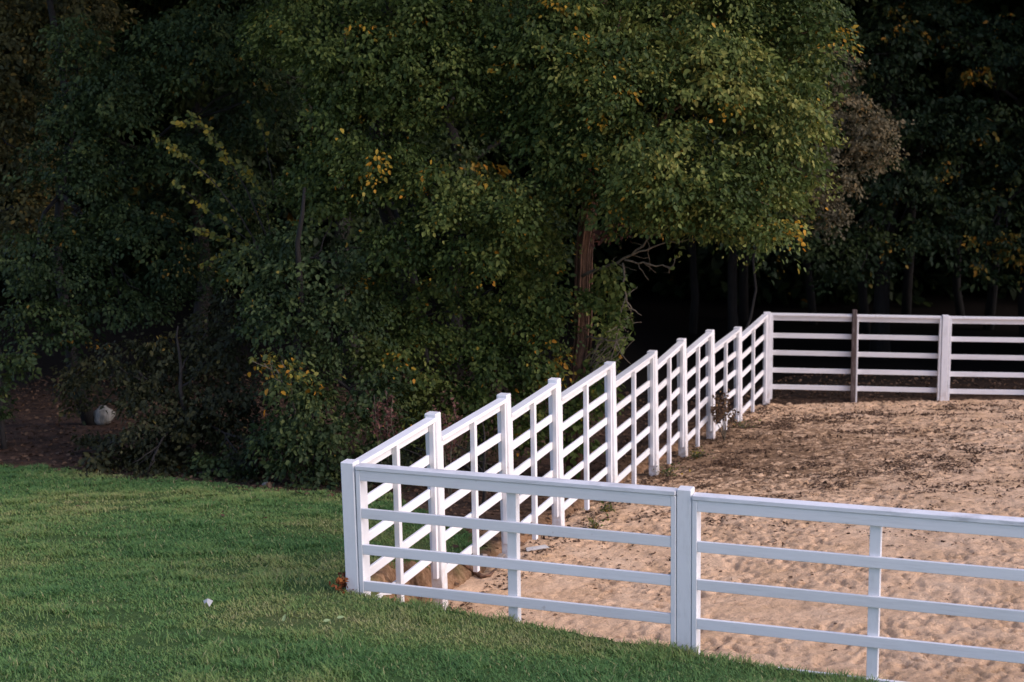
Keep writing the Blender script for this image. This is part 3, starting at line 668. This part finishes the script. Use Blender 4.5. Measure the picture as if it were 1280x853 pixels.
# forest behind the arena
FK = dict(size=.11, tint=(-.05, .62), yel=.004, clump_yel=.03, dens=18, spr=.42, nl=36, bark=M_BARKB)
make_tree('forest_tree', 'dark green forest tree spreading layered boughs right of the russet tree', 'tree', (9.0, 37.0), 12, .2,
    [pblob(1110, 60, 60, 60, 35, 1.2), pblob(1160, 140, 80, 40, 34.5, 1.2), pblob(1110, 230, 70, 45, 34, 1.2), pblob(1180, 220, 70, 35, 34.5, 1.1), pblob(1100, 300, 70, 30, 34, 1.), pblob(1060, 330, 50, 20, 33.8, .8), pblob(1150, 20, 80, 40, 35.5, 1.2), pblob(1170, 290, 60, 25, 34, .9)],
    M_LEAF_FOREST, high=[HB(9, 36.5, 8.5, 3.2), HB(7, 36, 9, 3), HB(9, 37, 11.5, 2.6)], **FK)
make_tree('forest_tree', 'dark forest tree at the right edge with patches of golden leaves', 'tree', (12.6, 36.5), 12, .2,
    [pblob(1250, 60, 70, 50, 35, 1.2), pblob(1230, 150, 60, 40, 34.5, 1.), pblob(1280, 200, 60, 40, 34.4, 1.), pblob(1230, 260, 60, 30, 34.2, .9), pblob(1200, 45, 18, 8, 34.2, .4, ), pblob(1245, 305, 40, 16, 33.6, .6, ), pblob(1225, 330, 50, 18, 33.8, .7), pblob(1330, 120, 60, 150, 35, 1.4), pblob(1330, 300, 50, 40, 34, 1.)]
    + [(*pblob(1235, 295, 34, 8, 33.4, .3), dict(tint=(.78, .8), yel=.75, f=.6)), (*pblob(1215, 90, 22, 5, 34, .3), dict(tint=(.78, .8), yel=.8, f=.8)), (*pblob(1265, 320, 12, 14, 33.4, .3), dict(tint=(.78, .8), yel=.75, f=.8))],
    M_LEAF_FOREST, high=[HB(12.6, 36, 8.6, 3.2), HB(14.5, 35.5, 7.5, 3), HB(12.6, 37, 11.5, 2.6)], **FK)
make_tree('forest_tree', 'dark tree deep in the wood between the big crown and the right-hand trees', 'tree', (5.4, 36.5), 11, .13,
    [pblob(960, 250, 80, 50, 33.5, 1.2), pblob(880, 200, 80, 60, 33.5, 1.2), pblob(1010, 295, 70, 25, 33.2, 1.), pblob(930, 290, 60, 25, 33.4, .9), pblob(1040, 120, 60, 70, 34.5, 1.2), pblob(1040, 20, 60, 60, 35, 1.2), pblob(820, 250, 60, 40, 33, 1.)],
    M_LEAF_FOREST, high=[HB(5.4, 35, 8, 3.2), HB(3.4, 35, 9, 3), HB(5.4, 36, 11, 2.6)], **FK)
for i, (x, y, lab) in enumerate(((-1.2, 33.5, 'dark tree behind the hanging boughs, nearest the vine-wrapped trunk of the shaded ones'), (-3.2, 30.5, 'shaded tree behind the hanging boughs left of the vine-wrapped trunk'), (-6.8, 32.5, 'shaded tree behind the sapling with arching shoots'), (-12.5, 33.5, 'shaded tree behind the brownish tree of the upper left corner'))):
    s = y / F
    bl = []
    for k in range(9):
        a = rng.random() * 2 * PI; rr = 1.2 + rng.random() * 1.4
        bl.append(((x + math.cos(a) * rr, y + math.sin(a) * rr * .7 - .5, 1.3 + rng.random() * 6), (1.3, 1.1, .8)))
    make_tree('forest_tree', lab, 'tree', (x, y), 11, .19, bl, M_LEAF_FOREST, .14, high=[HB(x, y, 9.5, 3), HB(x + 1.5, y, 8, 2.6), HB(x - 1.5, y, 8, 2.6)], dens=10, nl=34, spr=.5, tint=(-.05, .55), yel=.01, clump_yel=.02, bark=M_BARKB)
# trees added out of view on the right to keep sun off the wood
for i, (x, y, lab) in enumerate(((16.2, 33.0, 'unseen sun-blocking tree beyond the right end of the back fence, nearest the arena'), (19.6, 31.0, 'unseen sun-blocking tree standing off to the right past the arena corner'), (18.2, 37, 'unseen sun-blocking tree behind the far right corner of the arena'), (23.2, 33.5, 'unseen sun-blocking tree farthest right in the wood past the arena'))):
    bl = [((x + rng.normal() * .7, y + rng.normal() * .9, .2 + k * 1.1), (2.3, 2.2, 1.1), dict(size=.3, spr=.6, f=.4)) for k in range(8)]
    make_tree('forest_tree', lab, 'tree', (x, y), 12, .2, bl, M_LEAF_FOREST, .12, high=[HB(x, y, 9.5, 3.4), HB(x, y, 12, 2.6)], nl=26, bark=M_BARKB)
# far wood: one mass nobody could count
sets = []
for k in range(560):
    x = -26 + 58 * rng.random(); y = 44.5 + 12 * rng.random()
    z = -1.5 + 13 * rng.random() ** (1.3 if y > 46 else .6)
    sets.append(blob_leaves((x, y, z), (2.4, 2.0, 1.6), 34, 24, .34, .75, .9, (0, .55), .01, shell=.2))
for k in range(150):
    x = -24 + 50 * rng.random(); y = 38.5 + 5 * rng.random()
    sets.append(blob_leaves((x, y, 6.5 + 6 * rng.random()), (2.6, 2.0, 1.6), 30, 24, .34, .75, .9, (0, .55), .01, shell=.2))
rng_keep = rng; rng = np.random.default_rng(91)
for k in range(120):
    sets.append(blob_leaves((-20 + 14 * rng.random(), 40 + 14 * rng.random(), 1 + 8 * rng.random()), (2.4, 2.0, 1.8), 34, 24, .34, .75, .9, (0, .5), .01, shell=.2))
rng = rng_keep
fw = leaf_obj('far_woods', sets, M_LEAF_FOREST)
tag(fw, 'unlit depth of the wood behind the trees', None, None, 'stuff')
# slim trunks glimpsed in the dark under the canopy
for i, (px, dep, r) in enumerate(((866, 41, .1), (930, 43, .12), (1018, 42, .1), (1084, 40.5, .11), (1133, 43.5, .12), (1203, 42.5, .1), (1236, 40.8, .12))):
    x, y = W(px, 380, dep)[:2]; z = float(ground_h(x, y)) - .1; o3 = np.array([x, y, z])
    lab = ['slim dark trunk in the wood, leftmost seen over the stepped fence', 'slim dark trunk in the wood just left of the back corner post', 'slim trunk in the wood above the first back-fence panel', 'slim trunk in the wood right beside the bare brown fence post', 'slim trunk in the wood left of the second back post', 'slim trunk in the wood just right of the second back post', 'slim trunk in the wood nearest the right edge'][i]
    root = empty('forest_tree', o3, lab, 'tree', 'slim trunks under the dark canopy')
    t = MB(); t.tube(wander(o3, o3 + np.array([rng.normal() * .4, 0, 8.5]), 9, .03), np.linspace(r * 1.2, r * .5, 9), 8); t.build('trunk', M_BARKB, root, o3, True)
    leaf_obj('crown', [blob_leaves(o3 + np.array([0, 0, 8.2]), (1.8, 1.8, 1.3), 26, 24, .3, .75, .8, (0, .5), .01, shell=.2)], M_LEAF_DARK, root, o3)

# ------------------------------------------------------------------ small plants and bits
def weed(px, py, dep, label, name='dried_weed', mat=M_DOCK, h=.7, n=5, heads=True, cat='weed', spread=.16, leafn=60, size=.05, group=None, stem=M_DRYGRASS):
    x, y = W(px, py, dep)[:2]; z = float(floor_z(x, y)); o3 = np.array([x, y, z])
    root = empty(name, o3, label, cat, group); m = MB(); sets = []
    for k in range(n):
        e = o3 + np.array([rng.normal() * spread, rng.normal() * spread, h * (.7 + .4 * rng.random())]); q = wander(o3, e, 7, .06)
        m.tube(q, np.linspace(.008, .003, 7), 4)
        u = (.55 if heads else .15) + (.45 if heads else .85) * rng.random(leafn); tt = np.linspace(0, 1, 7)
        B = np.stack([np.interp(u, tt, q[:, i]) for i in range(3)], 1) + rng.normal(size=(leafn, 3)) * (.03 if heads else .04)
        sets.append(leaf_arrays(B, rng.normal(size=(leafn, 3)) + np.array([0, 0, .2]), rng.normal(size=(leafn, 3)), size * (.6 + .7 * rng.random(leafn)), np.full(leafn, .7), rng.random(leafn)))
    m.build('stem', M_TWIG, root, o3, True)
    if heads:
        for q in sets: leaf_obj('seed_head', [q], mat, root, o3)
    else: leaf_obj('foliage', sets, mat, root, o3)
    return root
weed(488, 560, 19.6, 'dried reddish weed spike behind the first fence panel', h=1.25, n=4, spread=.1)
weed(562, 560, 19.2, 'dried reddish-brown weed clump right behind the second fence post', h=1.25, n=6, spread=.2)
weed(905, 560, 24.4, 'dry brown weed tangled in the broken rail of the stepped fence', mat=M_LITTER, h=.75, n=6, spread=.14)
for i, (px, py, dep, lab) in enumerate(((742, 625, 18.3, 'low green weed by the fourth post of the stepped fence'), (836, 578, 21.6, 'low green weed on the sand between the fifth and sixth posts'), (870, 566, 22.9, 'low green weed at the foot of the sixth post from the corner'), (930, 530, 25.6, 'low green weed near the back corner by the stepped fence'), (758, 612, 19.2, 'low olive weed under the long middle panel of the stepped fence'))):
    weed(px, py, dep, lab, 'weed_tuft', M_LEAF, .12, 8, False, 'weed', .11, 12, .035, 'weeds along the foot of the stepped fence')

def lying_box(name, label, cat, px, py, dep, dims, rotz, tilt, mat, lift=.02, roll=0):
    x, y = W(px, py, dep)[:2]; z = float(floor_z(x, y)) + lift
    mb = MB(); L, w, h = dims; mb.box((-L / 2, -w / 2, 0), (L, 0, 0), (0, w, 0), (0, 0, h), .006)
    # broken, splintered end
    o = mb.build(name, mat)
    for v in o.data.vertices:
        if v.co.x > L / 2 - .02: v.co.x -= .12 * L * (v.co.y / w + .5)
    o.location = (x, y, z); o.rotation_euler = (roll, tilt, rotz); return tag(o, label, cat)
def ground_hit(px, py):
    d = ray(px, py); lo = 8.0
    for k in np.arange(8, 40, .02):
        p = d * (k / d[1]); 
        if p[2] + H < float(floor_z(p[0], p[1])): return k
    return 30
lying_box('board_scrap', 'short dirty off-white broken board lying on the sand by the stepped fence', 'board', 672, 688, ground_hit(672, 688), (.27, .075, .016), .15, -.1, M_DIRTY, .015, .2)
lying_box('weathered_plank', 'grey weathered plank slanting into the dug hollow under the stepped fence', 'plank', 590, 712, ground_hit(588, 708), (.4, .08, .03), 2.5, .3, M_GREYWOOD, .1, .35)
lying_box('weathered_plank', 'short grey plank end standing out of the sand right of the dug hollow', 'plank', 622, 714, ground_hit(622, 714), (.24, .06, .03), .9, -.4, M_GREYWOOD, .09, .4)
mb = MB(); Q = np.array([W(px, py, ground_hit(px, py)) + np.array([0, 0, .025]) for px, py in ((572, 703), (582, 709), (592, 717), (603, 724), (612, 722), (620, 714))])
mb.tube(Q, [.016, .024, .03, .026, .02, .012], 7); o = mb.build('dead_root', M_BARK, None, Q[2], True); o.location = Q[2].tolist(); tag(o, 'dark curved dead root lying in the hollow under the stepped fence', 'root')
def stone(name, label, cat, px, py, dep, r, mat, sink=.3):
    x, y = W(px, py, dep)[:2]; z = float(floor_z(x, y))
    import bmesh
    bm = bmesh.new(); bmesh.ops.create_icosphere(bm, subdivisions=3, radius=1)
    for v in bm.verts:
        n = float(fbm(v.co.x * 1.7 + px, v.co.y * 1.7 + v.co.z * 2.1, 3)); v.co *= (.7 + .6 * n); v.co = mathutils.Vector((v.co.x * r[0], v.co.y * r[1], v.co.z * r[2]))
    me = bpy.data.meshes.new(name); bm.to_mesh(me); bm.free(); me.polygons.foreach_set('use_smooth', [True] * len(me.polygons))
    o = link(name, me, mat); o.location = (x, y, z + r[2] * (1 - sink)); return tag(o, label, cat)
M_STONE = bark_mat('pale_stone', (.16, .15, .12), (.42, .41, .37))
stone('pale_rock', 'whitish rounded rock half hidden in the brown undergrowth', 'rock', 130, 532, 25.6, (.19, .15, .17), M_STONE, .1)
stone('pale_stone', 'tiny pale stone at the lawn edge below the dark bush', 'stone', 333, 608, 20.0, (.06, .04, .03), M_STONE, .0)
# paper scrap
x, y = W(259, 760, ground_hit(259, 760))[:2]; z = float(floor_z(x, y)) + .04
V = np.array([[-.05, -.02, 0], [.0, -.03, .02], [.06, -.025, .0], [.07, .02, .025], [.0, .03, .045], [-.045, .025, .02]])
V = V * np.array([.75, .5, .6]) + rng.normal(size=(6, 3)) * .008; V2 = V - np.array([0, 0, .002])
me = bpy.data.meshes.new('paper_scrap'); me.from_pydata(np.concatenate([V, V2]).tolist(), [], [[0, 1, 4, 5], [1, 2, 3, 4], [11, 10, 7, 6], [10, 9, 8, 7], [0, 6, 7, 1], [1, 7, 8, 2], [2, 8, 9, 3], [3, 9, 10, 4], [4, 10, 11, 5], [5, 11, 6, 0]])
o = link('paper_scrap', me, M_DIRTY); o.location = (x, y, z); o.rotation_euler = (.3, 0, -.5); tag(o, 'crumpled white scrap lying on the grass', 'litter')
for px, py, rz, lab in ((354, 783, 1.4, 'pale green fallen leaf standing upright in the grass'), (404, 782, .2, 'pale green broad leaf on the grass, left of the pair near the corner'), (421, 778, .5, 'small pale leaf on the grass nearest the corner post')):
    d = ground_hit(px, py); x, y = W(px, py, d)[:2]; z = float(floor_z(x, y)) + .035
    V, Fq, t = leaf_arrays(np.zeros((1, 3)), np.array([[math.cos(rz), .2, .6 if rz > 1 else .15]]), np.array([[0, -.6, .8]]), np.array([.065]), np.array([.5]), np.array([.2]))
    o = link('fallen_leaf', mesh_np('fallen_leaf', V, [Fq], {'tint': t}), M_PALELEAF); o.location = (x, y, z); tag(o, lab, 'leaf', 'pale leaves on the lawn')
# rusty leaf pile against the corner post
c = P0 + np.array([-.16, -.02]); z = float(ground_h(*c)); n = 110
B = np.stack([c[0] + .05 + rng.normal(size=n) * .035, c[1] + rng.normal(size=n) * .05, z + rng.random(n) * .13], 1)
o = leaf_obj('leaf_pile', [leaf_arrays(B, rng.normal(size=(n, 3)), rng.normal(size=(n, 3)) + np.array([0, 0, .6]), .045 * (.6 + .6 * rng.random(n)), np.full(n, .7), rng.random(n))], M_RUSTLEAF, None, (c[0], c[1], z))
o.location = (c[0], c[1], z); tag(o, 'small heap of rust-red dead leaves against the corner post', 'leaves')

# ------------------------------------------------------------------ leaf litter (stuff)
def litter(name, label, x, y, size, lift=.006, flat=.35, tr=(0, 1)):
    n = len(x); z = floor_z(x, y) + lift
    D = rng.normal(size=(n, 3)); D[:, 2] *= .3; Nn = rng.normal(size=(n, 3)) * flat + np.array([0, 0, 1.])
    s = size * (.5 + .9 * rng.random(n))
    o = leaf_obj(name, [leaf_arrays(np.stack([x, y, z], 1), D, Nn, s, np.full(n, .6), tr[0] + (tr[1] - tr[0]) * rng.random(n), .3, .2)], M_LITTER)
    return tag(o, label, None, None, 'stuff')
n = 160000
t = rng.random(n) * 17; u = np.abs(rng.normal(size=n)) * 4.2
x = P0[0] + DL[0] * t + DN[0] * u; y = P0[1] + DL[1] * t + DN[1] * u
dd = np.hypot(x - 4.2, y - 24.8); keep = (rng.random(n) < np.minimum(1, 1.6 * np.exp(-(dd / 5.0) ** 2)) * (sst(.45, .62, fbm(x * 1.6, y * 2.4 + 3, 4)) * .9 + .1)) | ((u < .35) & (rng.random(n) < .35))
cl = fbm(x * 3.2 + 50, y * 5 + 8, 3); keep &= (y < 28.4) & (rng.random(n) < sst(.42, .6, cl) + .15)
litter('sand_leaf_litter', 'dark dead leaves and muck strewn over the far corner of the sand', x[keep], y[keep], .045, .004, .5, (0, .75))
n = 26000; x = rng.random(n) * 20 - 10; y = 15 + rng.random(n) * 17
dl, dn, db, tl = dists(x, y); keep = ((y > edge_y(x) - .3) | ((y > edge_y(x) - 3) & (rng.random(n) < .04))) & (np.minimum(np.minimum(dl, dn), db) < .1)
litter('woodland_litter', 'brown fallen leaves covering the floor under the trees', x[keep], y[keep], .07, .01, .5, (0, .7))

# ------------------------------------------------------------------ grass (stuff)
def grass():
    n = 700000
    y = 9.4 + 13.2 * rng.random(n) ** 1.15; x = -8.2 + 13.4 * rng.random(n)
    ok = np.abs(x) < y * .36 + .6
    x, y = x[ok], y[ok]
    dl, dn, db, tl = dists(x, y); ins = np.minimum(np.minimum(dl, dn), db)
    ok = (y < edge_y(x) + (fbm(x * 1.7, y * 1.7, 3) - .5) * .9) & (ins < .07 + .12 * (fbm(x * 3, y * 3, 2) - .5) * 2)
    ok &= ~((dl > -.42 + (fbm(x * 3 + 9, y * 3, 2) - .5) * .5) & (tl > .45))
    bare = fbm(x * 1.1 + 70, y * 1.9 + 20, 4); ok &= ~((bare > .645) & (rng.random(len(x)) < .8))
    x, y, dn = x[ok], y[ok], dn[ok]; n = len(x)
    tuft = fbm(x * 2.6 + 5, y * 2.6 + 55, 3); pat = fbm(x * .55 + 8, y * .9 + 2, 4); fine = fbm(x * 7, y * 7 + 33, 2)
    h = .015 + .024 * rng.random(n) * (.5 + tuft) + .03 * sst(.55, .75, tuft)
    h *= np.where((np.abs(dn) < .15), 1.35, 1)
    z = ground_h(x, y) - .006
    a = rng.random(n) * 2 * PI; ln = (.45 + 1.3 * rng.random(n)) * h
    dx, dy = np.cos(a), np.sin(a); w = .0026 + .0022 * rng.random(n); w = w * (1 + (y - 10) * .05)
    sxv, syv = -dy * w, dx * w
    b0 = np.stack([x - sxv, y - syv, z], 1); b1 = np.stack([x + sxv, y + syv, z], 1)
    mx, my, mz = x + dx * ln * .35, y + dy * ln * .35, z + h * .62
    m0 = np.stack([mx - sxv * .75, my - syv * .75, mz], 1); m1 = np.stack([mx + sxv * .75, my + syv * .75, mz], 1)
    tp = np.stack([x + dx * ln, y + dy * ln, z + h * .95], 1)
    V = np.stack([b0, b1, m1, m0, tp], 1).reshape(-1, 3); b = np.arange(n)[:, None] * 5
    tint = np.clip(.14 + 1.35 * (pat - .4) + .5 * (fine - .5) + rng.normal(size=n) * .12, 0, 1)
    tint = np.where(rng.random(n) < .04, .95, tint)
    me = mesh_np('grass', V, [b + np.array([[0, 1, 2, 3]]), b + np.array([[3, 2, 4]])], {'tint': np.repeat(tint, 5)})
    m = leaf_mat('grass_blades', [(0, (.095, .205, .062)), (.3, (.15, .265, .078)), (.55, (.225, .3, .095)), (.75, (.28, .31, .11)), (1, (.4, .38, .19))], .3, .5)
    tag(link('grass', me, m), 'short mown lawn grass in front of the fence', None, None, 'stuff')
grass()

# ------------------------------------------------------------------ light
SUN_AZ, SUN_EL = 112.0, 34.0
w = bpy.data.worlds.new('World'); scene.world = w; w.use_nodes = True
nt = w.node_tree; nt.nodes.clear()
sk = nt.nodes.new('ShaderNodeTexSky'); sk.sky_type = 'NISHITA'; sk.sun_disc = False
sk.sun_elevation = math.radians(SUN_EL); sk.sun_rotation = math.radians(SUN_AZ); sk.dust_density = 1.0; sk.ozone_density = 2.0
bg = nt.nodes.new('ShaderNodeBackground'); bg.inputs[1].default_value = .12
ou = nt.nodes.new('ShaderNodeOutputWorld'); tn = nt.nodes.new('ShaderNodeMix'); tn.data_type = 'RGBA'; tn.blend_type = 'MULTIPLY'; tn.inputs[0].default_value = 1; tn.inputs[7].default_value = (1.12, .98, 1.06, 1); nt.links.new(sk.outputs[0], tn.inputs[6]); nt.links.new(tn.outputs[2], bg.inputs[0]); nt.links.new(bg.outputs[0], ou.inputs[0])
sl = bpy.data.lights.new('sun', 'SUN'); sl.energy = 1.5; sl.angle = math.radians(50); sl.color = (1, .86, .78)
so_ = bpy.data.objects.new('sun', sl); col.objects.link(so_); so_.location = (20, -8, 20)
d = mathutils.Vector((math.sin(math.radians(SUN_AZ)) * math.cos(math.radians(SUN_EL)), math.cos(math.radians(SUN_AZ)) * math.cos(math.radians(SUN_EL)), math.sin(math.radians(SUN_EL))))
so_.rotation_euler = d.to_track_quat('Z', 'Y').to_euler()
scene.view_settings.view_transform = 'Standard'; scene.view_settings.look = 'None'
scene.view_settings.exposure = 0.92; scene.view_settings.gamma = 1; scene.view_settings.use_curve_mapping = False
